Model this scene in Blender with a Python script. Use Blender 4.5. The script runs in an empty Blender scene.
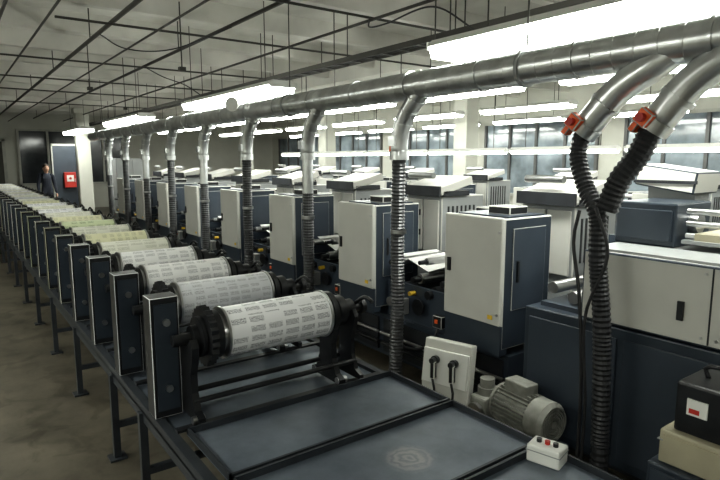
import bpy, bmesh, math, random
from mathutils import Vector, Matrix
random.seed(4)
scene = bpy.context.scene
COL = scene.collection
CEIL = 3.75
scene.view_settings.view_transform = 'Standard'
try:
    scene.view_settings.look = 'Medium High Contrast'
except Exception as ex:
    print('look', ex)

# ------------------------------------------------------------ materials
def newmat(name):
    m = bpy.data.materials.new(name); m.use_nodes = True
    nt = m.node_tree
    return m, nt, nt.nodes['Principled BSDF']

def mat(name, col, rough=0.5, metal=0.0, var=0.12, scale=6.0, bump=0.0, detail=4.0, spec=0.5):
    m, nt, b = newmat(name)
    tc = nt.nodes.new('ShaderNodeTexCoord')
    n = nt.nodes.new('ShaderNodeTexNoise'); n.inputs['Scale'].default_value = scale
    n.inputs['Detail'].default_value = detail
    r = nt.nodes.new('ShaderNodeValToRGB')
    r.color_ramp.elements[0].position = 0.3; r.color_ramp.elements[1].position = 0.7
    r.color_ramp.elements[0].color = [c*(1-var) for c in col[:3]]+[1]
    r.color_ramp.elements[1].color = [min(1, c*(1+var)) for c in col[:3]]+[1]
    nt.links.new(tc.outputs['Object'], n.inputs['Vector'])
    nt.links.new(n.outputs['Fac'], r.inputs['Fac'])
    nt.links.new(r.outputs['Color'], b.inputs['Base Color'])
    b.inputs['Roughness'].default_value = rough
    b.inputs['Metallic'].default_value = metal
    b.inputs['Specular IOR Level'].default_value = spec
    if bump > 0:
        bp = nt.nodes.new('ShaderNodeBump'); bp.inputs['Strength'].default_value = bump
        bp.inputs['Distance'].default_value = 0.01
        nt.links.new(n.outputs['Fac'], bp.inputs['Height'])
        nt.links.new(bp.outputs['Normal'], b.inputs['Normal'])
    return m

def emis(name, col, s):
    m, nt, b = newmat(name)
    b.inputs['Base Color'].default_value = (*col, 1)
    b.inputs['Emission Color'].default_value = (*col, 1)
    b.inputs['Emission Strength'].default_value = s
    return m

SLATE = mat('slate_paint', (0.032, 0.042, 0.056), 0.36, var=0.12, scale=3)
SLATE2 = mat('slate_paint_side', (0.044, 0.056, 0.074), 0.38, var=0.12, scale=3)
LGREY = mat('light_grey_enamel', (0.52, 0.515, 0.48), 0.4, var=0.06, scale=3)
LGREY2 = mat('grey_enamel', (0.27, 0.28, 0.28), 0.45, var=0.08, scale=3)
WHITE = mat('white_enamel', (0.66, 0.66, 0.63), 0.4, var=0.04, scale=3)
BLACK = mat('black_iron', (0.014, 0.015, 0.017), 0.36, var=0.3, scale=12)
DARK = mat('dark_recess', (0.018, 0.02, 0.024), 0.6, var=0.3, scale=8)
STEEL = mat('polished_steel', (0.5, 0.5, 0.5), 0.28, 1.0, var=0.08, scale=12)
GALV = mat('galvanised_duct', (0.56, 0.57, 0.57), 0.28, 0.85, var=0.2, scale=7)
HOSE = mat('corrugated_hose', (0.10, 0.102, 0.105), 0.35, 0.3, var=0.2, scale=10)
HOSEB = mat('black_hose', (0.03, 0.031, 0.034), 0.4, var=0.2, scale=10)
ORANGE = mat('orange_damper', (0.75, 0.13, 0.03), 0.5, var=0.15, scale=30)
RED = mat('red_paint', (0.42, 0.03, 0.02), 0.5)
YELLOW = mat('yellow_label', (0.75, 0.5, 0.05), 0.5)
BEIGE = mat('beige_box', (0.36, 0.33, 0.24), 0.55)
PAPER = mat('paper_web', (0.75, 0.75, 0.73), 0.6, var=0.03)
MOTOR = mat('motor_cast_grey', (0.25, 0.25, 0.225), 0.5, 0.2, var=0.25, scale=14)
CABLE = mat('cable_rubber', (0.02, 0.02, 0.022), 0.5)
PIPEM = mat('ceiling_pipe_paint', (0.045, 0.043, 0.038), 0.55)
TUBE = emis('fluorescent_diffuser', (0.97, 1.0, 0.92), 25.0)
TUBE2 = emis('fluorescent_tube', (0.95, 1.0, 0.95), 9.0)
RACKM = mat('rack_painted_steel', (0.035, 0.04, 0.047), 0.45, 0.2, var=0.2, scale=9)
SKIN = mat('skin', (0.45, 0.27, 0.19), 0.6)
CLOTH = mat('dark_workwear', (0.03, 0.035, 0.05), 0.85)
HAIR = mat('hair', (0.03, 0.02, 0.015), 0.8)

def floor_mat():
    m, nt, b = newmat('worn_concrete_floor')
    tc = nt.nodes.new('ShaderNodeTexCoord')
    n1 = nt.nodes.new('ShaderNodeTexNoise'); n1.inputs['Scale'].default_value = 1.6; n1.inputs['Detail'].default_value = 12; n1.inputs['Roughness'].default_value = 0.68
    n2 = nt.nodes.new('ShaderNodeTexNoise'); n2.inputs['Scale'].default_value = 4; n2.inputs['Detail'].default_value = 8; n2.inputs['Distortion'].default_value = 1.0
    r1 = nt.nodes.new('ShaderNodeValToRGB')
    r1.color_ramp.elements[0].position = 0.32; r1.color_ramp.elements[0].color = (0.060, 0.053, 0.040, 1)
    r1.color_ramp.elements[1].position = 0.70; r1.color_ramp.elements[1].color = (0.155, 0.138, 0.104, 1)
    r2 = nt.nodes.new('ShaderNodeValToRGB')
    r2.color_ramp.elements[0].position = 0.38; r2.color_ramp.elements[0].color = (0.5, 0.48, 0.46, 1)
    r2.color_ramp.elements[1].position = 0.5; r2.color_ramp.elements[1].color = (1, 1, 1, 1)
    mx = nt.nodes.new('ShaderNodeMix'); mx.data_type = 'RGBA'; mx.blend_type = 'MULTIPLY'; mx.inputs[0].default_value = 0.7
    nt.links.new(tc.outputs['Object'], n1.inputs['Vector']); nt.links.new(tc.outputs['Object'], n2.inputs['Vector'])
    nt.links.new(n1.outputs['Fac'], r1.inputs['Fac']); nt.links.new(n2.outputs['Fac'], r2.inputs['Fac'])
    nt.links.new(r1.outputs['Color'], mx.inputs[6]); nt.links.new(r2.outputs['Color'], mx.inputs[7])
    nt.links.new(mx.outputs[2], b.inputs['Base Color'])
    b.inputs['Roughness'].default_value = 0.4
    return m
FLOOR = floor_mat()
CEILM = mat('painted_concrete_ceiling', (0.62, 0.61, 0.57), 0.85, var=0.14, scale=1.6, bump=0.2)
WALLM = mat('plaster_wall', (0.50, 0.50, 0.45), 0.85, var=0.08, scale=1.2)
WALLD = mat('dark_partition', (0.08, 0.08, 0.07), 0.7)
GLASSD = mat('window_glass_grey', (0.24, 0.28, 0.31), 0.08, var=0.6, scale=1.3)
GLASSK = mat('dark_partition_glass', (0.05, 0.055, 0.06), 0.12, var=0.5, scale=1.3)
FRAME = mat('window_frame_paint', (0.42, 0.42, 0.38), 0.5)
FRAMED = mat('window_frame_dark', (0.10, 0.10, 0.10), 0.5)

def tray_mat(name, ring):
    m, nt, b = newmat(name)
    tc = nt.nodes.new('ShaderNodeTexCoord')
    n = nt.nodes.new('ShaderNodeTexNoise'); n.inputs['Scale'].default_value = 4; n.inputs['Detail'].default_value = 10; n.inputs['Roughness'].default_value = 0.65
    r = nt.nodes.new('ShaderNodeValToRGB')
    r.color_ramp.elements[0].position = 0.3; r.color_ramp.elements[0].color = (0.085, 0.102, 0.128, 1)
    r.color_ramp.elements[1].position = 0.75; r.color_ramp.elements[1].color = (0.17, 0.195, 0.228, 1)
    nt.links.new(tc.outputs['Object'], n.inputs['Vector']); nt.links.new(n.outputs['Fac'], r.inputs['Fac'])
    out = r.outputs['Color']
    if ring:
        mp = nt.nodes.new('ShaderNodeMapping'); mp.inputs['Location'].default_value = (0, -1.47, -0.6)
        wv = nt.nodes.new('ShaderNodeTexWave'); wv.wave_type = 'RINGS'; wv.rings_direction = 'Z'
        wv.inputs['Scale'].default_value = 9; wv.inputs['Distortion'].default_value = 6; wv.inputs['Detail'].default_value = 5; wv.inputs['Detail Scale'].default_value = 3
        gl = nt.nodes.new('ShaderNodeVectorMath'); gl.operation = 'LENGTH'
        mr = nt.nodes.new('ShaderNodeMapRange'); mr.inputs[1].default_value = 0.07; mr.inputs[2].default_value = 0.12
        mr.inputs[3].default_value = 1; mr.inputs[4].default_value = 0
        ad = nt.nodes.new('ShaderNodeMath'); ad.operation = 'ADD'; ad.inputs[1].default_value = 0.5
        mu = nt.nodes.new('ShaderNodeMath'); mu.operation = 'MULTIPLY'
        mu2 = nt.nodes.new('ShaderNodeMath'); mu2.operation = 'MULTIPLY'; mu2.inputs[1].default_value = 0.36
        mx = nt.nodes.new('ShaderNodeMix'); mx.data_type = 'RGBA'; mx.inputs[7].default_value = (0.38, 0.36, 0.35, 1)
        nt.links.new(tc.outputs['Object'], mp.inputs['Vector'])
        nt.links.new(mp.outputs[0], wv.inputs['Vector']); nt.links.new(mp.outputs[0], gl.inputs[0])
        nt.links.new(gl.outputs['Value'], mr.inputs[0])
        nt.links.new(wv.outputs['Fac'], ad.inputs[0])
        nt.links.new(ad.outputs[0], mu.inputs[0]); nt.links.new(mr.outputs[0], mu.inputs[1])
        nt.links.new(mu.outputs[0], mu2.inputs[0]); nt.links.new(mu2.outputs[0], mx.inputs[0])
        nt.links.new(out, mx.inputs[6]); out = mx.outputs[2]
    nt.links.new(out, b.inputs['Base Color'])
    b.inputs['Roughness'].default_value = 0.36; b.inputs['Metallic'].default_value = 0.25
    return m
TRAY = tray_mat('tray_blue_grey', False); TRAYR = tray_mat('tray_blue_grey_stained', True)

def sleeve_mat(name, base, ink, sx, sy, thr, seed):
    """printing plate sleeve: UV in metres, u along the axis, v around"""
    m, nt, b = newmat(name)
    N = nt.nodes.new; L = nt.links.new
    tc = N('ShaderNodeTexCoord')
    br = N('ShaderNodeTexBrick'); br.offset = 0.0; br.inputs['Scale'].default_value = 1.0
    br.inputs['Brick Width'].default_value = sx; br.inputs['Row Height'].default_value = sy
    br.inputs['Mortar Size'].default_value = min(sx, sy)*0.2; br.inputs['Mortar Smooth'].default_value = 0
    L(tc.outputs['UV'], br.inputs['Vector'])
    mp = N('ShaderNodeMapping'); mp.inputs['Scale'].default_value = (230, 170, 1); mp.inputs['Location'].default_value = (seed, seed*2, 0)
    L(tc.outputs['UV'], mp.inputs['Vector'])
    n = N('ShaderNodeTexNoise'); n.inputs['Scale'].default_value = 1.0; n.inputs['Detail'].default_value = 1
    L(mp.outputs[0], n.inputs['Vector'])
    mp2 = N('ShaderNodeMapping'); mp2.inputs['Scale'].default_value = (1.0/sx, 1.0/sy, 1)
    fl = N('ShaderNodeVectorMath'); fl.operation = 'FLOOR'
    wn = N('ShaderNodeTexWhiteNoise'); wn.noise_dimensions = '2D'
    L(tc.outputs['UV'], mp2.inputs['Vector']); L(mp2.outputs[0], fl.inputs[0]); L(fl.outputs[0], wn.inputs['Vector'])
    g2 = N('ShaderNodeMath'); g2.operation = 'GREATER_THAN'; g2.inputs[1].default_value = 0.25; L(wn.outputs['Value'], g2.inputs[0])
    gt = N('ShaderNodeMath'); gt.operation = 'GREATER_THAN'; gt.inputs[1].default_value = thr
    L(n.outputs['Fac'], gt.inputs[0])
    inv = N('ShaderNodeMath'); inv.operation = 'SUBTRACT'; inv.inputs[0].default_value = 1.0
    L(br.outputs['Fac'], inv.inputs[1])
    mu = N('ShaderNodeMath'); mu.operation = 'MULTIPLY'; L(inv.outputs[0], mu.inputs[0]); L(gt.outputs[0], mu.inputs[1])
    mu3 = N('ShaderNodeMath'); mu3.operation = 'MULTIPLY'; L(mu.outputs[0], mu3.inputs[0]); L(g2.outputs[0], mu3.inputs[1])
    mx = N('ShaderNodeMix'); mx.data_type = 'RGBA'; mx.inputs[6].default_value = (*base, 1); mx.inputs[7].default_value = (*ink, 1)
    L(mu3.outputs[0], mx.inputs[0]); L(mx.outputs[2], b.inputs['Base Color'])
    b.inputs['Roughness'].default_value = 0.36
    return m
SLEEVES = [
    sleeve_mat('sleeve_white_text', (0.82, 0.82, 0.83), (0.26, 0.26, 0.28), 0.096, 0.048, 0.5, 1),
    sleeve_mat('sleeve_grey_text', (0.62, 0.63, 0.65), (0.36, 0.36, 0.38), 0.072, 0.035, 0.5, 5),
    sleeve_mat('sleeve_white_blocks', (0.78, 0.78, 0.77), (0.38, 0.38, 0.39), 0.09, 0.05, 0.5, 9),
    sleeve_mat('sleeve_cream', (0.74, 0.74, 0.65), (0.44, 0.44, 0.36), 0.12, 0.05, 0.52, 13),
    sleeve_mat('sleeve_green', (0.62, 0.68, 0.46), (0.28, 0.34, 0.2), 0.09, 0.06, 0.5, 17),
    sleeve_mat('sleeve_yellow', (0.70, 0.69, 0.49), (0.42, 0.42, 0.28), 0.07, 0.08, 0.52, 21),
]

# ------------------------------------------------------------ mesh builder
class B:
    def __init__(s):
        s.bm = bmesh.new(); s.mats = []; s.uv = s.bm.loops.layers.uv.new('UVMap')
    def mi(s, m):
        if m not in s.mats: s.mats.append(m)
        return s.mats.index(m)
    def face(s, vs, i, smooth=False):
        try:
            f = s.bm.faces.new(vs)
        except ValueError:
            return None
        f.material_index = i; f.smooth = smooth; return f
    def box(s, x0, x1, y0, y1, z0, z1, m, rot=None, bev=0.0):
        i = s.mi(m)
        pts = [(x0, y0, z0), (x1, y0, z0), (x1, y1, z0), (x0, y1, z0), (x0, y0, z1), (x1, y0, z1), (x1, y1, z1), (x0, y1, z1)]
        c = Vector(((x0+x1)/2, (y0+y1)/2, (z0+z1)/2))
        vs = []
        for p in pts:
            v = Vector(p)
            if rot is not None: v = c + rot @ (v-c)
            vs.append(s.bm.verts.new(v))
        fs = []
        for f in [(0, 3, 2, 1), (4, 5, 6, 7), (0, 1, 5, 4), (1, 2, 6, 5), (2, 3, 7, 6), (3, 0, 4, 7)]:
            fs.append(s.face([vs[k] for k in f], i))
        if bev > 0:
            es = set(e for f in fs for e in f.edges)
            bmesh.ops.bevel(s.bm, geom=list(es), offset=bev, segments=2, affect='EDGES', profile=0.5)
    def prism(s, poly, axis, a0, a1, m, smooth=False):
        i = s.mi(m)
        def P(p, a):
            return {'y': (p[0], a, p[1]), 'x': (a, p[0], p[1]), 'z': (p[0], p[1], a)}[axis]
        A = [s.bm.verts.new(P(p, a0)) for p in poly]; C = [s.bm.verts.new(P(p, a1)) for p in poly]
        n = len(poly)
        s.face(A, i); s.face(C[::-1], i)
        for k in range(n):
            s.face([A[k], C[k], C[(k+1) % n], A[(k+1) % n]], i, smooth)
    def lathe(s, o, d, prof, m, seg=28):
        i = s.mi(m); o = Vector(o); d = Vector(d).normalized()
        u = d.orthogonal().normalized(); w = d.cross(u)
        for k in range(len(prof)-1):
            (a, ra), (c, rc) = prof[k], prof[k+1]
            R = []
            for (t, r) in ((a, ra), (c, rc)):
                if r < 1e-6:
                    R.append([s.bm.verts.new(o+d*t)])
                else:
                    R.append([s.bm.verts.new(o+d*t+(u*math.cos(2*math.pi*j/seg)+w*math.sin(2*math.pi*j/seg))*r) for j in range(seg)])
            for j in range(seg):
                j2 = (j+1) % seg
                if len(R[0]) == 1 and len(R[1]) == 1: continue
                if len(R[0]) == 1: vs = [R[0][0], R[1][j2], R[1][j]]
                elif len(R[1]) == 1: vs = [R[0][j], R[0][j2], R[1][0]]
                else: vs = [R[0][j], R[0][j2], R[1][j2], R[1][j]]
                f = s.face(vs, i, len(vs) == 4 and abs(a-c) > 1e-6)
                if f and len(vs) == 4:
                    circ = 2*math.pi*max(ra, rc)
                    uvs = [(a, j/seg*circ), (a, (j+1)/seg*circ), (c, (j+1)/seg*circ), (c, j/seg*circ)]
                    for lp, q in zip(f.loops, uvs): lp[s.uv].uv = q
    def cyl(s, p0, p1, r, m, seg=16, r2=None):
        p0 = Vector(p0); p1 = Vector(p1); L = (p1-p0).length
        s.lathe(p0, p1-p0, [(0, 0), (0, r), (L, r if r2 is None else r2), (L, 0)], m, seg)
    def tube(s, pts, r, m, seg=12, step=None, corr=0.0, cap=True):
        i = s.mi(m); pts = [Vector(p) for p in pts]
        if len(pts) > 2:
            P = [pts[0]*2-pts[1]]+pts+[pts[-1]*2-pts[-2]]; out = []
            for k in range(1, len(P)-2):
                L = (P[k+1]-P[k]).length; n = max(3, int(L/(step or 0.05)))
                for q in range(n):
                    t = q/n
                    out.append(0.5*((2*P[k])+(-P[k-1]+P[k+1])*t+(2*P[k-1]-5*P[k]+4*P[k+1]-P[k+2])*t*t+(-P[k-1]+3*P[k]-3*P[k+1]+P[k+2])*t**3))
            out.append(pts[-1]); pts = out
        elif step:
            n = max(1, int((pts[1]-pts[0]).length/step)); a, c = pts
            pts = [a.lerp(c, q/n) for q in range(n+1)]
        t0 = (pts[1]-pts[0]).normalized(); u = t0.orthogonal().normalized()
        rings = []
        for k, p in enumerate(pts):
            t = (pts[min(k+1, len(pts)-1)]-pts[max(k-1, 0)]).normalized()
            u = (u-t*u.dot(t)).normalized(); w = t.cross(u)
            rr = r+(corr if (k % 2) else 0)
            rings.append([s.bm.verts.new(p+(u*math.cos(2*math.pi*j/seg)+w*math.sin(2*math.pi*j/seg))*rr) for j in range(seg)])
        for k in range(len(rings)-1):
            for j in range(seg):
                s.face([rings[k][j], rings[k][(j+1) % seg], rings[k+1][(j+1) % seg], rings[k+1][j]], i, corr == 0)
        if cap:
            s.face(rings[0][::-1], i); s.face(rings[-1], i)
    def hose(s, pts, r, m, pitch=0.028):
        s.tube(pts, r, m, seg=14, step=pitch/2, corr=r*0.16)
    def mesh(s, name):
        bmesh.ops.recalc_face_normals(s.bm, faces=s.bm.faces)
        me = bpy.data.meshes.new(name); s.bm.to_mesh(me); s.bm.free()
        for m in s.mats: me.materials.append(m)
        return me
    def obj(s, name, loc=(0, 0, 0), rotz=0.0):
        o = bpy.data.objects.new(name, s.mesh(name)); o.location = loc; o.rotation_euler[2] = rotz
        COL.objects.link(o); return o

def inst(name, me, loc, rotz=0):
    o = bpy.data.objects.new(name, me); o.location = loc; o.rotation_euler[2] = rotz
    COL.objects.link(o); return o
RX = lambda a: Matrix.Rotation(math.radians(a), 3, 'X')
RY = lambda a: Matrix.Rotation(math.radians(a), 3, 'Y')
RZ = lambda a: Matrix.Rotation(math.radians(a), 3, 'Z')

# ------------------------------------------------------------ room
X0, X1, Y0, Y1 = -24.0, 4.0, -3.5, 12.5
b = B(); b.box(X0-.2, X1+.2, Y0-.2, Y1+.2, -0.1, 0, FLOOR); b.obj('floor')
b = B(); b.box(X0-.2, X1+.2, Y0-.2, Y1+.2, CEIL, CEIL+.15, CEILM); b.obj('ceiling')
b = B(); x = X0+0.6
while x < X1:
    b.prism([(x-.09, CEIL), (x-.06, CEIL-.24), (x+.06, CEIL-.24), (x+.09, CEIL)], 'y', Y0, Y1, CEILM); x += 1.5
b.box(X0, X1, 6.45, 6.75, CEIL-.36, CEIL, CEILM)
b.obj('trim_1')
b = B(); b.box(X0-.2, X0, Y0-.2, Y1+.2, 0, CEIL, WALLM); b.obj('wall_far')
b = B(); b.box(X1, X1+.2, Y0-.2, Y1+.2, 0, CEIL, WALLM); b.obj('wall_near')
b = B(); b.box(X0, X1, Y0-.2, Y0, 0, CEIL, WALLM); b.obj('wall_left')
b = B(); b.box(X0, X1, Y1, Y1+.2, 0, CEIL, WALLM); b.obj('wall_right')
b = B(); b.box(X0, X1, Y1-.02, Y1, 0, .12, SLATE2); b.obj('baseboard_right')
def window(name, x0, x1, z0, z1):
    b = B(); y = Y1
    b.box(x0, x1, y-.03, y-.005, z0, z1, GLASSD)
    b.box(x0-.06, x1+.06, y-.08, y, z1, z1+.07, FRAME); b.box(x0-.06, x1+.06, y-.12, y, z0-.07, z0, FRAME)
    n = 4
    for k in range(n+1):
        xx = x0+(x1-x0)*k/n; b.box(xx-.035, xx+.035, y-.08, y, z0, z1, FRAMED)
    zz = z0+(z1-z0)*0.62
    b.box(x0, x1, y-.07, y, zz-.03, zz+.03, FRAMED)
    b.obj(name)
k = 1; x = X0+.8
while x+3.4 < X1:
    window('window_%d' % k, x, x+3.4, 0.95, 2.8); x += 4.1; k += 1
b = B(); XF = X0+.005
b.box(XF, XF+.05, 0.2, 1.7, 0, 2.5, WALLD); b.box(XF, XF+.08, .1, .2, 0, 2.6, FRAME); b.box(XF, XF+.08, 1.7, 1.8, 0, 2.6, FRAME)
b.box(XF, XF+.08, .1, 1.8, 2.5, 2.6, FRAME); b.box(XF+.05, XF+.09, .93, .97, 0, 2.5, FRAME)
b.cyl((XF+.06, 1.05, 1.05), (XF+.12, 1.05, 1.05), .02, STEEL)
b.obj('door_1')
b = B()
b.box(XF, XF+.06, 2.2, 6.0, 1.0, 2.9, GLASSK)
for yy in (2.2, 3.15, 4.1, 5.05, 6.0): b.box(XF, XF+.1, yy-.04, yy+.04, .95, 2.95, FRAME)
b.box(XF, XF+.1, 2.2, 6, .93, 1.0, FRAME); b.box(XF, XF+.1, 2.2, 6, 2.9, 2.97, FRAME)
b.obj('window_9')
b = B(); b.box(-.2, .2, -.2, .2, 0, CEIL-.36, WALLM, bev=.02); b.box(-.23, .23, -.23, .23, 0, .12, SLATE2)
b.box(-.24, .24, -.24, .24, CEIL-.42, CEIL-.26, WALLM)
cm = b.mesh('column')
for xx in (-20.6, -14.8, -9.0, -3.2, 2.6):
    inst('column', cm, (xx, 9.6, 0))
inst('column', cm, (-20.3, 3.68, 0))
b = B(); b.box(-.04, .04, -.34, .34, 0, 2.3, SLATE2); b.box(-.05, .05, -.36, -.32, 0, 2.34, FRAME); b.box(-.05, .05, -.36, .34, 2.3, 2.36, FRAME)
b.obj('partition_screen', (-20.3, 3.10, 0))

# ------------------------------------------------------------ fluorescent lamps
def lamp_mesh(L, z, wide, deep, top, emat):
    b = B()
    b.prism([(-wide/2, z+.015), (-wide/2+.05, z+.07), (wide/2-.05, z+.07), (wide/2, z+.015)], 'x', -L/2, L/2, WHITE)
    b.prism([(-wide/2+.01, z+.014), (-wide/2+.04, z-deep), (wide/2-.04, z-deep), (wide/2-.01, z+.014)], 'x', -L/2+.012, L/2-.012, emat)
    b.box(-L/2-.004, -L/2+.012, -wide/2, wide/2, z-.01, z+.05, WHITE); b.box(L/2-.012, L/2+.004, -wide/2, wide/2, z-.01, z+.05, WHITE)
    for xx in (-L*.35, L*.35):
        b.cyl((xx, 0, z+.07), (xx, 0, top), .006, PIPEM, 6)
    return b.mesh('fluorescent_lamp')
TOP = CEIL-.004
m1 = lamp_mesh(3.0, 2.70, .36, .07, TOP, TUBE)
for xx in (-1.82, -7.45, -13.0, -18.6):
    inst('fluorescent_lamp', m1, (xx, 3.26, 0))
m2 = lamp_mesh(1.9, 2.75, .26, .05, TOP, TUBE)
for yy, off in ((5.8, 0), (8.3, .9), (10.9, .3)):
    for k in range(8):
        inst('fluorescent_lamp', m2, (-.5-off-2.5*k, yy, 0))
m3 = lamp_mesh(1.8, 1.98, .12, .035, TOP, TUBE2)
for k in range(7):
    inst('fluorescent_lamp', m3, (-1.2-1.9*k, 7.35, 0))
for xx in (.9, -4.2, -9.0):   # lamps over the near aisle
    inst('fluorescent_lamp', m1, (xx, -1.4, 0))

# ------------------------------------------------------------ ceiling pipes and trays
b = B()
for (yy, zz, r) in ((1.62, 3.36, .026), (2.75, 3.36, .022), (1.95, 3.22, .012), (3.72, 3.30, .016), (5.1, 3.3, .02), (7.2, 3.3, .03), (.6, 3.36, .018), (1.05, 3.42, .014)):
    b.cyl((X0+.1, yy, zz), (X1-.2, yy, zz), r, PIPEM, 10)
for xx in range(-23, 3, 3):
    for yy, zz in ((1.62, 3.36), (2.75, 3.36), (5.1, 3.3), (.6, 3.36)):
        b.cyl((xx, yy, zz), (xx, yy, TOP), .008, PIPEM, 6)
for xx, ya, yb in ((-4.9, 1.62, 6.0), (-6.8, 1.05, 7.2), (-9.6, .6, 5.1), (-11.9, .6, 7.2), (-14.0, .2, 5.1), (-17, .2, 5.1)):
    b.cyl((xx, ya, 3.33), (xx, yb, 3.33), .014, PIPEM, 8)
for (xx, yy, zz) in ((-5.6, 1.95, 2.75), (-8.2, 1.62, 2.8), (-3.9, 3.72, 2.85), (-11, 2.75, 2.8), (-6.0, 5.1, 2.9), (-8.5, 5.1, 2.9)):
    b.cyl((xx, yy, zz), (xx, yy, 3.36 if yy < 3 else 3.3), .007, PIPEM, 6); b.box(xx-.03, xx+.03, yy-.03, yy+.03, zz-.04, zz, PIPEM)
b.tube([(-4.9, 3.72, 3.3), (-4.6, 3.5, 3.15), (-4.2, 3.4, 3.1), (-3.6, 3.4, 3.12), (-3.0, 3.3, 2.8)], .008, CABLE, 6)
b.tube([(-9.6, 2.75, 3.33), (-9.2, 2.9, 3.15), (-8.8, 3.1, 3.0), (-8.4, 3.24, 2.79)], .008, CABLE, 6)
b.tube([(-7.5, 1.62, 3.35), (-7.0, 1.8, 3.12), (-6.6, 2.2, 3.1), (-6.2, 2.75, 3.34)], .007, CABLE, 6)
b.obj('conduit_pipework')
b = B()
b.box(X0+.5, 1.5, 4.0, 4.02, 3.02, 3.08, PIPEM); b.box(X0+.5, 1.5, 4.2, 4.22, 3.02, 3.08, PIPEM)
x = X0+.6
while x < 1.5:
    b.box(x, x+.03, 4.0, 4.22, 3.02, 3.035, PIPEM); x += .3
for xx in range(-22, 2, 2):
    b.cyl((xx, 4.01, 3.05), (xx, 4.01, TOP), .007, PIPEM, 6); b.cyl((xx, 4.21, 3.05), (xx, 4.21, TOP), .007, PIPEM, 6)
for dy in (4.06, 4.1, 4.15): b.cyl((X0+.6, dy, 3.05), (1.4, dy, 3.05), .014, CABLE, 6)
b.obj('cable_tray')

# ------------------------------------------------------------ extraction duct
YD, ZD = 2.98, 2.42
b = B()
b.cyl((-15.2, YD, ZD), (1.5, YD, ZD), .105, GALV, 28)
x = -14.9; q = 0
while x < 1.4:      # spiral-seam ribs plus sleeves at the joints
    if q % 6 == 0:
        b.lathe((x, YD, ZD), (1, 0, 0), [(0, .105), (0, .114), (.02, .114), (.02, .105)], GALV, 28)
    elif x > -9:
        b.lathe((x, YD, ZD), (1, .12, 0), [(0, .1055), (.003, .1078), (.006, .1055)], GALV, 28)
    x += .12; q += 1
for xx in (-14, -11.1, -8.2, -5.3, -2.3, -.2):
    b.cyl((xx, YD, ZD+.1), (xx, YD, TOP), .006, PIPEM, 6)
    b.lathe((xx-.012, YD, ZD), (1, 0, 0), [(0, .105), (0, .118), (.024, .118), (.024, .105)], LGREY2, 28)
drops = [-3.52-1.44*k for k in range(8)]
for k, xx in enumerate(drops):
    b.tube([(xx+.30, YD, ZD-.02), (xx+.20, YD, ZD-.10), (xx+.07, YD, ZD-.24), (xx+.01, YD, ZD-.38), (xx, YD, ZD-.52)], .07, GALV, 18, step=.05)
    b.lathe((xx+.20, YD, ZD-.10), (-.6, 0, -.8), [(0, .07), (0, .078), (.02, .078), (.02, .07)], GALV, 18)
    b.lathe((xx+.12, YD, ZD-.185), (-.5, 0, -.86), [(0, .07), (0, .076), (.012, .076), (.012, .07)], GALV, 18)
    b.lathe((xx+.05, YD, ZD-.28), (-.3, 0, -.95), [(0, .07), (0, .076), (.012, .076), (.012, .07)], GALV, 18)
    b.lathe((xx, YD, ZD-.52), (0, 0, -1), [(-.02, .07), (-.02, .079), (.05, .079), (.05, .06)], GALV, 18)
    b.box(xx-.035, xx+.035, YD-.09, YD-.06, ZD-.46, ZD-.38, GALV)
    if k == 0: b.box(xx-.08, xx-.055, YD-.04, YD+.0, ZD-.50, ZD-.44, ORANGE)
    zb = 0.03 if k == 0 else .5
    if k % 2 == 0:
        b.hose([(xx, YD, ZD-.54), (xx-.01, YD, 1.2), (xx+.01, YD-.01, .7), (xx, YD-.02, zb)], .052, HOSE)
    else:
        b.cyl((xx, YD, 1.5), (xx, YD, ZD-.54), .056, GALV, 16)
        b.hose([(xx, YD, 1.52), (xx, YD, .9), (xx, YD, zb)], .052, HOSE)
    b.lathe((xx, YD, 1.25), (0, 0, 1), [(0, .055), (0, .066), (.03, .066), (.03, .055)], STEEL, 18)
for (ax, dx, hx) in ((-1.46, -1.84, 0), (-1.12, -1.45, 1)):
    yb = 2.93
    mid = Vector(((ax+dx)/2-.02, yb+.02, 2.22))
    b.tube([(ax+.06, YD, ZD-.02), (ax-.03, YD-.02, ZD-.09), mid, (dx, yb, 2.03)], .08, GALV, 20, step=.05)
    dd = (Vector((dx, yb, 2.03))-mid).normalized()
    o = Vector((dx, yb, 2.03))
    b.lathe(o-dd*.17, dd, [(0, .08), (0, .09), (.025, .09), (.025, .08)], GALV, 20)
    b.lathe(o-dd*.03, dd, [(0, .0), (0, .088), (.06, .088), (.06, 0)], GALV, 20)
    Rm = RY(40)
    b.box(dx-.05, dx+.03, yb-.12, yb-.075, 2.02, 2.10, ORANGE, rot=Rm, bev=.006); b.cyl((dx-.01, yb-.12, 2.06), (dx-.01, yb-.15, 2.06), .022, RED, 12)
    b.box(dx-.09, dx-.055, yb-.08, yb-.02, 1.99, 2.06, ORANGE, rot=Rm, bev=.005)
b.hose([(-1.855, 2.93, 2.0), (-1.87, 2.92, 1.87), (-1.80, 2.9, 1.70), (-1.70, 2.87, 1.55), (-1.67, 2.85, 1.3), (-1.62, 2.85, .9), (-1.59, 2.85, .25), (-1.6, 2.86, .02)], .044, HOSEB, .026)
b.hose([(-1.47, 2.93, 2.0), (-1.52, 2.92, 1.88), (-1.60, 2.89, 1.74), (-1.65, 2.87, 1.58)], .055, HOSEB, .028)
b.obj('extraction_duct')
b = B()
b.lathe((-6.35, 2.80, 2.50), (.55, -.83, 0), [(0, 0), (0, .085), (.03, .085), (.03, .07), (.025, .07), (.025, 0)], WHITE, 28)
b.box(-6.37, -6.33, 2.80, 2.87, 2.48, 2.52, LGREY2)
b.obj('round_duct_gauge')

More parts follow.
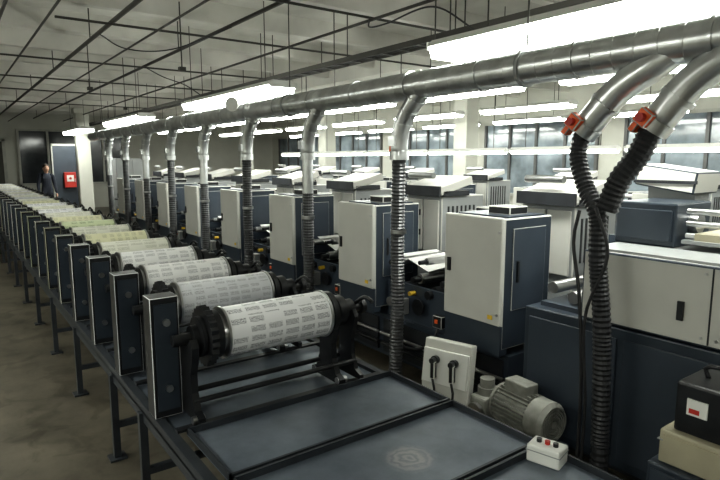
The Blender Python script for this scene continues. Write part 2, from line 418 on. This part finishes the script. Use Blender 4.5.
# ------------------------------------------------------------ cylinder rack
b = B()
XA, XB = -21.3, -0.2
for yy in (.72, 1.97):
    b.box(XA, XB, yy, yy+.045, .55, .60, RACKM)
    b.box(XA, XB, yy, yy+.012, .50, .56, RACKM)
legs = [-.5, -1.9, -2.9, -3.55]+[-3.55-1.2*k for k in range(1, 15)]
for lx in legs:
    for yy in (.70, 1.975):
        b.box(lx-.02, lx+.02, yy, yy+.04, 0.012, .55, RACKM); b.box(lx-.05, lx+.05, yy-.03, yy+.07, 0, .012, RACKM)
    b.box(lx-.018, lx+.018, .73, 1.98, .20, .235, RACKM); b.box(lx-.018, lx+.018, .73, 1.98, .5, .54, RACKM)
b.box(XA, -2.9, 1.3, 1.335, .2, .235, RACKM)
b.box(XA, -2.5, .77, 1.965, .575, .582, TRAY)
b.obj('cylinder_rack')

def tray(x0, x1, m, rim=.03):
    b = B(); c = (x0+x1)/2; h = (x1-x0)/2-.008
    b.box(-h, h, .79, 1.99, .603, .609, m)
    b.box(-h, -h+.012, .79, 1.99, .609, .609+rim, RACKM); b.box(h-.012, h, .79, 1.99, .609, .609+rim, RACKM)
    b.box(-h, h, .79, .80, .609, .609+rim, RACKM); b.box(-h, h, 1.98, 1.99, .609, .609+rim, RACKM)
    return b.obj('drip_tray', (c, 0, 0))
tray(-2.42, -1.92, TRAY); tray(-1.92, -1.38, TRAYR); tray(-1.38, -.84, TRAY); tray(-.84, -.3, TRAY)

# ------------------------------------------------------------ printing cylinders
def cyl_mesh():
    b = B(); zc = .995
    b.lathe((0, 1.05, zc), (0, 1, 0), [(0, .105), (0, .125), (.58, .125), (.58, .105)], SLEEVES[0], 48)
    for ys, d in ((1.05, -1), (1.63, 1)):
        b.lathe((0, ys, zc), (0, d, 0), [(-.002, .125), (.0, .132), (.012, .132), (.012, .10), (.03, .10), (.03, .0)], STEEL, 40)
        b.lathe((0, ys+d*.03, zc), (0, d, 0), [(0, 0), (0, .12), (.03, .12), (.03, .09), (.036, .09), (.036, .0)], BLACK, 40)
    g = []
    for k in range(48):
        a = 2*math.pi*k/48
        r = .150 if k % 2 else .138
        g.append((math.cos(a)*r, zc+math.sin(a)*r))
    b.prism(g, 'y', .945, .98, BLACK)
    b.lathe((0, .94, zc), (0, -1, 0), [(0, 0), (0, .10), (.02, .10), (.02, .06), (.05, .06), (.05, .0)], BLACK, 28)
    b.cyl((0, .80, zc), (0, 1.92, zc), .028, BLACK, 16)
    b.lathe((0, 1.72, zc), (0, 1, 0), [(0, 0), (0, .085), (.05, .085), (.05, .055), (.12, .055), (.12, 0)], BLACK, 24)
    b.lathe((0, 1.90, zc), (0, 1, 0), [(0, 0), (0, .045), (.03, .045), (.03, 0)], BLACK, 20)
    b.tube([(.02, 1.86, zc+.03), (.1, 1.87, zc+.08), (.16, 1.88, zc+.06)], .012, BLACK, 8)
    prof = [(-.15, .612), (.15, .612), (.15, .64), (.10, .66), (.065, .74), (.06, .83), (.085, .90), (.10, .97), (.075, 1.01), (.045, .985),
            (.028, .965), (-.028, .965), (-.045, .985), (-.075, 1.01), (-.10, .97), (-.085, .90), (-.06, .83), (-.065, .74), (-.10, .66), (-.15, .64)]
    b.prism(prof, 'y', .86, .895, BLACK); b.prism(prof, 'y', 1.665, 1.70, BLACK); b.prism(prof, 'y', 1.80, 1.825, BLACK)
    for yy in (.84, 1.66):
        for sx in (-.12, .12):
            b.cyl((sx, yy, .63), (sx, yy+.06, .63), .02, STEEL, 10)
    b.cyl((.07, .87, .70), (.07, 1.82, .70), .014, BLACK, 10); b.cyl((-.07, .87, .70), (-.07, 1.82, .70), .014, BLACK, 10)
    for sx in (-.13, .13): b.box(sx-.02, sx+.02, .76, 1.97, .602, .614, BLACK)
    b.box(-.17, -.055, .72, .855, .602, 1.2, BLACK, bev=.003)
    b.box(-.05, -.045, .735, .84, .64, 1.17, SLATE)
    b.cyl((-.05, .79, 1.08), (-.03, .79, 1.08), .018, STEEL, 10); b.cyl((-.05, .79, .75), (-.03, .79, .75), .018, STEEL, 10)
    b.box(-.16, -.06, .855, .94, .9, .96, BLACK)
    return b.mesh('printing_cylinder')
cmesh = cyl_mesh()
order = [0, 1, 2, 2, 3, 5, 3, 4, 5, 3, 0, 3, 0, 5, 3, 1, 3, 2, 3, 0, 3, 0, 3, 0, 3, 3, 0]
for k in range(27):
    o = inst('printing_cylinder', cmesh, (-2.60-.69*k, 0, 0))
    o.material_slots[0].link = 'OBJECT'; o.material_slots[0].material = SLEEVES[order[k]]

# ------------------------------------------------------------ press units
def unit_mesh():
    b = B()
    b.box(-.54, 0, 3.0, 3.035, .70, 1.46, LGREY, bev=.012)
    b.box(-.535, -.004, 3.036, 3.56, .52, 1.452, SLATE, bev=.01)
    b.box(-.50, -.03, 3.10, 3.50, 1.452, 1.462, SLATE2)
    b.box(-.54, -.005, 3.02, 3.10, .48, .695, SLATE)
    b.box(-.003, .006, 3.12, 3.48, .80, 1.38, SLATE2, bev=.003)
    b.box(.004, .02, 3.16, 3.18, 1.0, 1.15, BLACK)
    b.box(-.10, -.06, 2.994, 3.001, .74, .77, YELLOW)
    b.box(-.50, -.47, 2.988, 3.001, 1.03, 1.13, BLACK)
    for zz in (.78, 1.36): b.cyl((-.02, 2.99, zz), (-.02, 3.0, zz), .01, STEEL, 8)
    b.box(-.30, -.10, 3.2, 3.4, 1.46, 1.52, BLACK, bev=.008)
    b.box(-.50, 0, 3.85, 4.45, .40, 1.50, LGREY2, bev=.01)
    b.box(-.47, -.26, 3.83, 3.85, .95, 1.46, LGREY, bev=.006); b.box(-.24, -.03, 3.83, 3.85, .95, 1.46, LGREY, bev=.006)
    for zz in (1.1, 1.3): b.box(-.30, -.28, 3.82, 3.83, zz, zz+.06, BLACK)
    for q in range(7):
        b.box(.0, .006, 3.93+.06*q, 3.95+.06*q, 1.05, 1.40, DARK)
    b.box(-.52, .03, 3.80, 4.25, 1.56, 1.64, LGREY, rot=RX(14), bev=.01)
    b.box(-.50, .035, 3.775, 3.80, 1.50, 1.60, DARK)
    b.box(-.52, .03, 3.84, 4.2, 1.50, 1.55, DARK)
    b.cyl((-.45, 3.83, 1.70), (-.1, 3.83, 1.70), .03, STEEL, 14)
    b.box(-1.44, 0, 3.12, 4.5, .08, .46, SLATE)
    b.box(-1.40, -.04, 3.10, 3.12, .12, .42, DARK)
    for xx in (-1.3, -.75, -.15): b.cyl((xx, 3.3, 0), (xx, 3.3, .08), .04, BLACK, 12)
    b.box(-1.40, -.56, 3.16, 3.19, .46, .78, SLATE2); b.box(-1.40, -.56, 3.80, 3.84, .46, .92, SLATE2)
    b.box(-1.2, -.62, 3.9, 4.4, .46, 1.25, SLATE, bev=.01); b.box(-1.15, -.67, 3.89, 3.9, .95, 1.2, DARK)
    b.box(-1.1, -.75, 3.95, 4.3, 1.25, 1.42, BLACK, bev=.01); b.cyl((-1.15, 3.92, 1.36), (-.65, 3.92, 1.36), .03, STEEL, 14)
    for (xx, zz, r) in ((-.68, .86, .045), (-.85, .74, .06), (-1.03, .84, .045), (-1.22, .72, .06), (-.95, 1.0, .03), (-1.33, .95, .035)):
        b.cyl((xx, 3.2, zz), (xx, 3.84, zz), r, STEEL if r < .05 else BLACK, 18)
        b.cyl((xx, 3.12, zz), (xx, 3.2, zz), r*.6, BLACK, 12)
    def sheet(p, q, y0, y1):
        i = b.mi(PAPER)
        v = [b.bm.verts.new(c) for c in ((p[0], y0, p[1]), (q[0], y0, q[1]), (q[0], y1, q[1]), (p[0], y1, p[1]))]
        b.face(v, i)
        v = [b.bm.verts.new((c.co.x, c.co.y, c.co.z-.003)) for c in v[::-1]]; b.face(v, i)
    sheet((-.58, 1.05), (-1.03, .89), 3.3, 3.75); sheet((-1.03, .89), (-1.4, 1.0), 3.3, 3.75)
    b.lathe((-.95, 3.16, .62), (0, -1, 0), [(0, 0), (0, .03), (.04, .03), (.04, .07), (.055, .07), (.055, 0)], BLACK, 18)
    b.box(-1.25, -1.12, 3.08, 3.16, .52, .66, LGREY2, bev=.005); b.box(-1.21, -1.19, 3.07, 3.08, .60, .62, RED)
    b.box(-.76, -.66, 3.1, 3.16, .5, .6, BLACK, bev=.005); b.box(-.73, -.70, 3.09, 3.1, .54, .57, ORANGE)
    b.cyl((-1.05, 3.1, .72), (-1.05, 3.16, .72), .02, YELLOW, 14); b.cyl((-1.32, 3.1, .60), (-1.32, 3.16, .60), .04, STEEL, 14)
    b.tube([(-.7, 3.1, .5), (-.72, 3.06, .38), (-.85, 3.04, .3), (-1.05, 3.05, .26), (-1.2, 3.09, .3)], .012, CABLE, 8)
    b.tube([(-.3, 3.08, .5), (-.32, 3.06, .38), (-.42, 3.05, .2), (-.6, 3.07, .05)], .016, CABLE, 8)
    b.cyl((-1.4, 3.07, .3), (0, 3.07, .3), .015, STEEL, 8); b.cyl((-1.4, 3.08, .2), (0, 3.08, .2), .02, BLACK, 8)
    return b.mesh('printing_press_unit')
um = unit_mesh()
for k in range(8):
    inst('printing_press_unit', um, (-2.46-1.44*k, 0, 0))
for k in range(8):
    inst('printing_press_unit', um, (-1.2-1.75*k, 3.6, 0))

# ------------------------------------------------------------ near end of the press
b = B()
b.box(-2.26, .8, 3.02, 4.3, .06, .90, SLATE, bev=.008)
for (a, c) in ((-2.22, -1.62), (-1.58, -.92), (-.88, -.2)):
    b.box(a, c, 3.008, 3.02, .12, .84, SLATE2, bev=.004)
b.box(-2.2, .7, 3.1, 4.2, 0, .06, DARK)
b.box(-1.85, .8, 3.0, 3.95, .915, 1.33, LGREY, bev=.012)
b.box(-1.15, -1.143, 2.996, 3.0, .93, 1.32, DARK)
b.box(-1.83, .8, 3.03, 3.93, 1.33, 1.345, LGREY2)
b.box(-1.30, -1.27, 2.985, 3.0, 1.03, 1.13, BLACK)
for zz in (.96, 1.29):
    for xx in (-1.82, -1.18, -1.11): b.cyl((xx, 2.994, zz), (xx, 3.001, zz), .008, STEEL, 8)
b.box(-2.2, -1.9, 3.1, 3.9, .90, .93, SLATE2)
for xx, zz in ((-2.15, 1.02), (-2.0, .98)): b.cyl((xx, 3.15, zz), (xx, 3.95, zz), .04, STEEL, 16)
b.box(-2.24, -1.88, 3.95, 4.0, .9, 1.3, SLATE2)
b.box(-1.86, -1.50, 3.35, 3.8, 1.345, 1.60, SLATE, bev=.01); b.box(-1.84, -1.52, 3.33, 3.35, 1.38, 1.56, SLATE2, bev=.004)
b.lathe((-1.5, 3.55, 1.48), (1, 0, 0), [(0, 0), (0, .06), (.05, .06), (.05, 0)], STEEL, 20)
for q in range(3): b.cyl((-1.46, 3.4, 1.42+.07*q), (-1.0, 3.4, 1.42+.07*q), .018, STEEL, 12)
b.box(-1.46, -.7, 3.34, 3.9, 1.38, 1.40, LGREY2); b.box(-1.4, -.7, 3.36, 3.85, 1.40, 1.44, BEIGE)
b.box(-1.0, -.97, 3.3, 3.9, 1.345, 1.62, LGREY2)
b.box(-1.96, -1.58, 3.75, 4.1, 1.66, 1.80, LGREY, rot=RY(8), bev=.01); b.box(-1.92, -1.62, 3.85, 4.05, 1.34, 1.68, LGREY2)
b.box(-1.97, -1.57, 3.74, 3.75, 1.70, 1.72, DARK)
b.box(-1.3, -.3, 3.95, 4.5, 1.0, 1.62, LGREY2, bev=.012); b.box(-1.25, -.35, 3.94, 3.95, 1.05, 1.3, SLATE2)
b.box(-2.2, -1.95, 3.95, 4.4, .9, 1.5, LGREY2, bev=.01)
b.obj('press_delivery_unit')
b = B()
b.tube([(-1.74, 2.76, 1.58), (-1.76, 2.75, 1.4), (-1.70, 2.74, 1.1), (-1.66, 2.74, .6), (-1.66, 2.74, .01)], .010, CABLE, 8)
b.tube([(-1.64, 2.75, 1.6), (-1.56, 2.75, 1.35), (-1.66, 2.74, 1.0), (-1.63, 2.74, .5), (-1.64, 2.74, .012)], .009, CABLE, 8)
b.obj('power_cable')

# ------------------------------------------------------------ floor-standing items
b = B(); R = RX(-8)
b.box(-.19, .19, -.04, .04, .03, .56, LGREY, rot=R, bev=.01)
b.box(-.18, .18, -.055, -.03, .25, .50, WHITE, rot=R, bev=.006)
for sx in (-.07, .08):
    b.lathe((sx, -.05, .43), (0, -1, .1), [(0, 0), (0, .03), (.03, .03), (.03, .02), (.07, .02), (.07, 0)], BLACK, 16)
    b.box(sx-.02, sx+.02, -.11, -.07, .30, .43, BLACK, bev=.008)
    b.tube([(sx, -.1, .30), (sx+.02, -.11, .2), (sx-.04, -.12, .1), (sx-.1, -.14, .02)], .009, CABLE, 8)
b.box(-.2, .2, -.12, .10, 0, .03, LGREY2)
b.obj('electrical_control_box', (-2.74, 2.80, 0), math.radians(16))
b = B(); zc = .30; r = .115
b.lathe((-.26, 0, zc), (1, 0, 0), [(0, 0), (0, .075), (.03, .10), (.05, r+.02), (.07, r+.02), (.07, r)], MOTOR, 32)
b.cyl((-.31, 0, zc), (-.26, 0, zc), .02, STEEL, 12)
b.lathe((-.19, 0, zc), (1, 0, 0), [(0, r), (.30, r)], MOTOR, 32)
for k in range(30):
    a = 2*math.pi*k/30; u = Vector((0, math.cos(a), math.sin(a)))
    c = Vector((-.04, 0, zc))+u*(r+.012)
    b.box(c.x-.14, c.x+.14, c.y-.018, c.y+.018, c.z-.003, c.z+.003, MOTOR, rot=Matrix.Rotation(a, 3, 'X'))
prof = [(0, r), (0, r+.028), (.11, r+.028), (.14, r+.005)]
for q in range(5):
    ro = .108-.018*q
    prof += [(.14, ro), (.115, ro), (.115, ro-.009), (.14, ro-.009)]
prof += [(.145, 0)]
b.lathe((.11, 0, zc), (1, 0, 0), prof, MOTOR, 36)
b.box(-.14, .06, -.06, .06, zc+r, zc+r+.09, MOTOR, bev=.01)
b.box(-.16, .12, -.13, .13, .13, .16, MOTOR); b.box(-.12, .08, -.10, -.07, .15, .25, MOTOR); b.box(-.12, .08, .07, .10, .15, .25, MOTOR)
b.box(-.22, .26, -.15, .15, .0, .13, SLATE)
mo = b.obj('electric_motor', (-2.09, 2.83, 0), math.radians(-5)); mo.scale = (.92, .92, .92)
b = B()
b.box(-.07, .07, -.10, .10, .0, .26, MOTOR, bev=.02)
b.lathe((0, 0, .26), (0, 0, 1), [(0, .065), (.05, .065), (.05, .05), (.11, .05), (.11, 0)], MOTOR, 24)
b.lathe((0, -.10, .16), (0, -1, 0), [(0, .06), (.03, .06), (.03, 0)], STEEL, 24)
b.obj('gear_pump', (-2.44, 2.88, 0))
b = B()
b.box(-.07, .07, -.05, .05, 0, .075, WHITE, bev=.008)
for q, m in ((-.035, BLACK), (0, RED), (.035, BLACK)):
    b.cyl((q, 0, .075), (q, 0, .09), .011, m, 12)
b.box(-.072, .072, -.052, .052, .050, .054, LGREY2)
b.obj('push_button_box', (-1.295, 1.915, .610), math.radians(14))
b = B()
b.box(-.28, .5, -.2, .2, .03, .555, SLATE, bev=.01); b.box(-.26, .48, -.208, -.2, .06, .28, SLATE2, bev=.003); b.box(-.26, .48, -.208, -.2, .30, .53, SLATE2, bev=.003)
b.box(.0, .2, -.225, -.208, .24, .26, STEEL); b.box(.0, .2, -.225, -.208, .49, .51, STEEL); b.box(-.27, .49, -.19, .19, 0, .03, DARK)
b.obj('tool_cabinet', (-.82, 2.56, 0))
b = B(); b.box(-.25, .3, -.17, .17, 0, .15, BEIGE, bev=.01); b.box(-.23, .28, -.176, -.17, .02, .13, BEIGE); b.cyl((.1, -.19, .07), (.1, -.176, .07), .015, BLACK, 12); b.box(-.255, .305, -.175, .175, .10, .105, LGREY2)
b.obj('beige_equipment_case', (-.82, 2.56, .556))
b = B(); b.box(-.19, .2, -.14, .14, 0, .22, BLACK, bev=.012); b.box(-.14, -.06, -.146, -.14, .09, .16, WHITE); b.box(-.13, -.09, -.148, -.146, .10, .12, RED)
for q in range(5): b.box(.02+.03*q, .035+.03*q, -.145, -.14, .04, .18, DARK)
b.box(.19, .197, -.1, .1, .05, .17, SLATE2)
b.tube([(-.12, 0, .215), (-.12, 0, .27), (.12, 0, .27), (.12, 0, .215)], .010, BLACK, 8)
b.obj('battery_charger', (-.84, 2.56, .707))

# ------------------------------------------------------------ far end items
b = B(); b.box(-.11, .11, -.17, .17, -.24, .24, RED, bev=.01); b.box(.11, .12, -.10, .10, -.05, .15, WHITE); b.box(.11, .125, .12, .15, -.06, .04, STEEL)
b.lathe((.12, 0, .05), (1, 0, 0), [(0, .0), (.0, .04), (.012, .04), (.012, 0)], RED, 20)
b.obj('fire_hose_cabinet', (-20.12, 3.20, 1.22))
b = B()
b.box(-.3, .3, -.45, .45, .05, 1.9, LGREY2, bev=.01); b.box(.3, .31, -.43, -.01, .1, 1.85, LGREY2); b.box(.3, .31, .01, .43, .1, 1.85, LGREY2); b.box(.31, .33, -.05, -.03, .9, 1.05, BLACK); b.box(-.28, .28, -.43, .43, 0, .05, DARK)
b.obj('metal_locker', (-17.5, 4.4, 0))

# ------------------------------------------------------------ person at the far end
root = bpy.data.objects.new('person', None); COL.objects.link(root); root.location = (-18.4, 2.32, 0); root.rotation_euler[2] = math.radians(10)
def skin(name, verts, edges, radii, m, sub=1):
    me = bpy.data.meshes.new(name); me.from_pydata(verts, edges, []); me.materials.append(m)
    o = bpy.data.objects.new(name, me); COL.objects.link(o); o.parent = root
    o.modifiers.new('Skin', 'SKIN')
    for i, r in enumerate(radii):
        me.skin_vertices[0].data[i].radius = (r, r)
    me.skin_vertices[0].data[0].use_root = True
    s = o.modifiers.new('Sub', 'SUBSURF'); s.levels = sub; s.render_levels = sub
    return o
V = [(0, 0, .95), (0, 0, 1.12), (0, 0, 1.30), (0, 0, 1.42), (0.01, 0, 1.50),
     (0, .17, 1.41), (-.02, .22, 1.14), (.08, .22, .92),
     (0, -.17, 1.41), (-.02, -.22, 1.14), (.06, -.23, .90),
     (0, .09, .90), (.02, .10, .50), (0, .11, .09), (.13, .12, .04),
     (0, -.09, .90), (.05, -.10, .50), (.02, -.11, .09), (.15, -.12, .04)]
E = [(0, 1), (1, 2), (2, 3), (3, 4), (3, 5), (5, 6), (6, 7), (3, 8), (8, 9), (9, 10), (0, 11), (11, 12), (12, 13), (13, 14), (0, 15), (15, 16), (16, 17), (17, 18)]
R_ = [.13, .125, .14, .09, .055, .065, .05, .038, .065, .05, .038, .09, .065, .045, .04, .09, .065, .045, .04]
skin('body', V, E, R_, CLOTH, 2)
for sgn, (hx, hy, hz) in ((1, (.09, .22, .90)), (-1, (.07, -.23, .88))):
    hv = [(hx, hy, hz), (hx+.015, hy, hz-.05), (hx+.02, hy, hz-.09)]
    he = [(0, 1), (1, 2)]; hr = [.026, .034, .028]
    for f in range(4):
        n = len(hv); oy = (f-1.5)*.018; l = (.055, .07, .075, .062)[f]
        hv += [(hx+.02+oy, hy, hz-.10), (hx+.03+oy, hy-sgn*.008, hz-.10-l*.5), (hx+.025+oy, hy-sgn*.02, hz-.10-l)]
        he += [(2, n), (n, n+1), (n+1, n+2)]; hr += [.009, .0085, .007]
    n = len(hv); hv += [(hx+.05, hy-sgn*.01, hz-.05), (hx+.065, hy-sgn*.015, hz-.09)]; he += [(1, n), (n, n+1)]; hr += [.011, .009]
    skin('hand', hv, he, hr, SKIN, 1)
b = B()
def ellipsoid(b, c, r, m, n=20):
    i = b.mi(m); ret = bmesh.ops.create_uvsphere(b.bm, u_segments=n, v_segments=n//2+2, radius=1)
    for v in ret['verts']: v.co = Vector((c[0]+v.co.x*r[0], c[1]+v.co.y*r[1], c[2]+v.co.z*r[2]))
    for f in set(f for v in ret['verts'] for f in v.link_faces): f.material_index = i; f.smooth = True
ellipsoid(b, (.02, 0, 1.61), (.095, .075, .115), SKIN)
ellipsoid(b, (.03, 0, 1.545), (.06, .052, .05), SKIN)
b.cyl((.0, 0, 1.46), (.01, 0, 1.56), .052, SKIN, 16)
ellipsoid(b, (-.005, 0, 1.655), (.10, .083, .095), HAIR)
ellipsoid(b, (.118, 0, 1.60), (.018, .012, .022), SKIN, 10)
for sy in (-1, 1):
    ellipsoid(b, (.02, sy*.078, 1.605), (.02, .01, .03), SKIN, 10)
    ellipsoid(b, (.103, sy*.03, 1.622), (.01, .012, .007), WHITE, 10); ellipsoid(b, (.111, sy*.03, 1.622), (.004, .005, .005), HAIR, 8)
    ellipsoid(b, (.103, sy*.03, 1.642), (.01, .016, .004), HAIR, 8)
ellipsoid(b, (.106, 0, 1.565), (.01, .022, .006), RED, 10)
h = b.obj('head'); h.parent = root

# ------------------------------------------------------------ world, camera
w = bpy.data.worlds.new('World'); scene.world = w; w.use_nodes = True
w.node_tree.nodes['Background'].inputs[0].default_value = (0.02, 0.02, 0.025, 1)
cam = bpy.data.cameras.new('camera'); co = bpy.data.objects.new('camera', cam); COL.objects.link(co)
cam.sensor_width = 36; cam.lens = 28; cam.clip_end = 100
co.location = (0, 0, 1.85)
p = math.radians(8.13); th = math.radians(36.3)
d = Vector((-math.cos(th)*math.cos(p), math.sin(th)*math.cos(p), -math.sin(p)))
co.rotation_euler = d.to_track_quat('-Z', 'Y').to_euler()
scene.camera = co
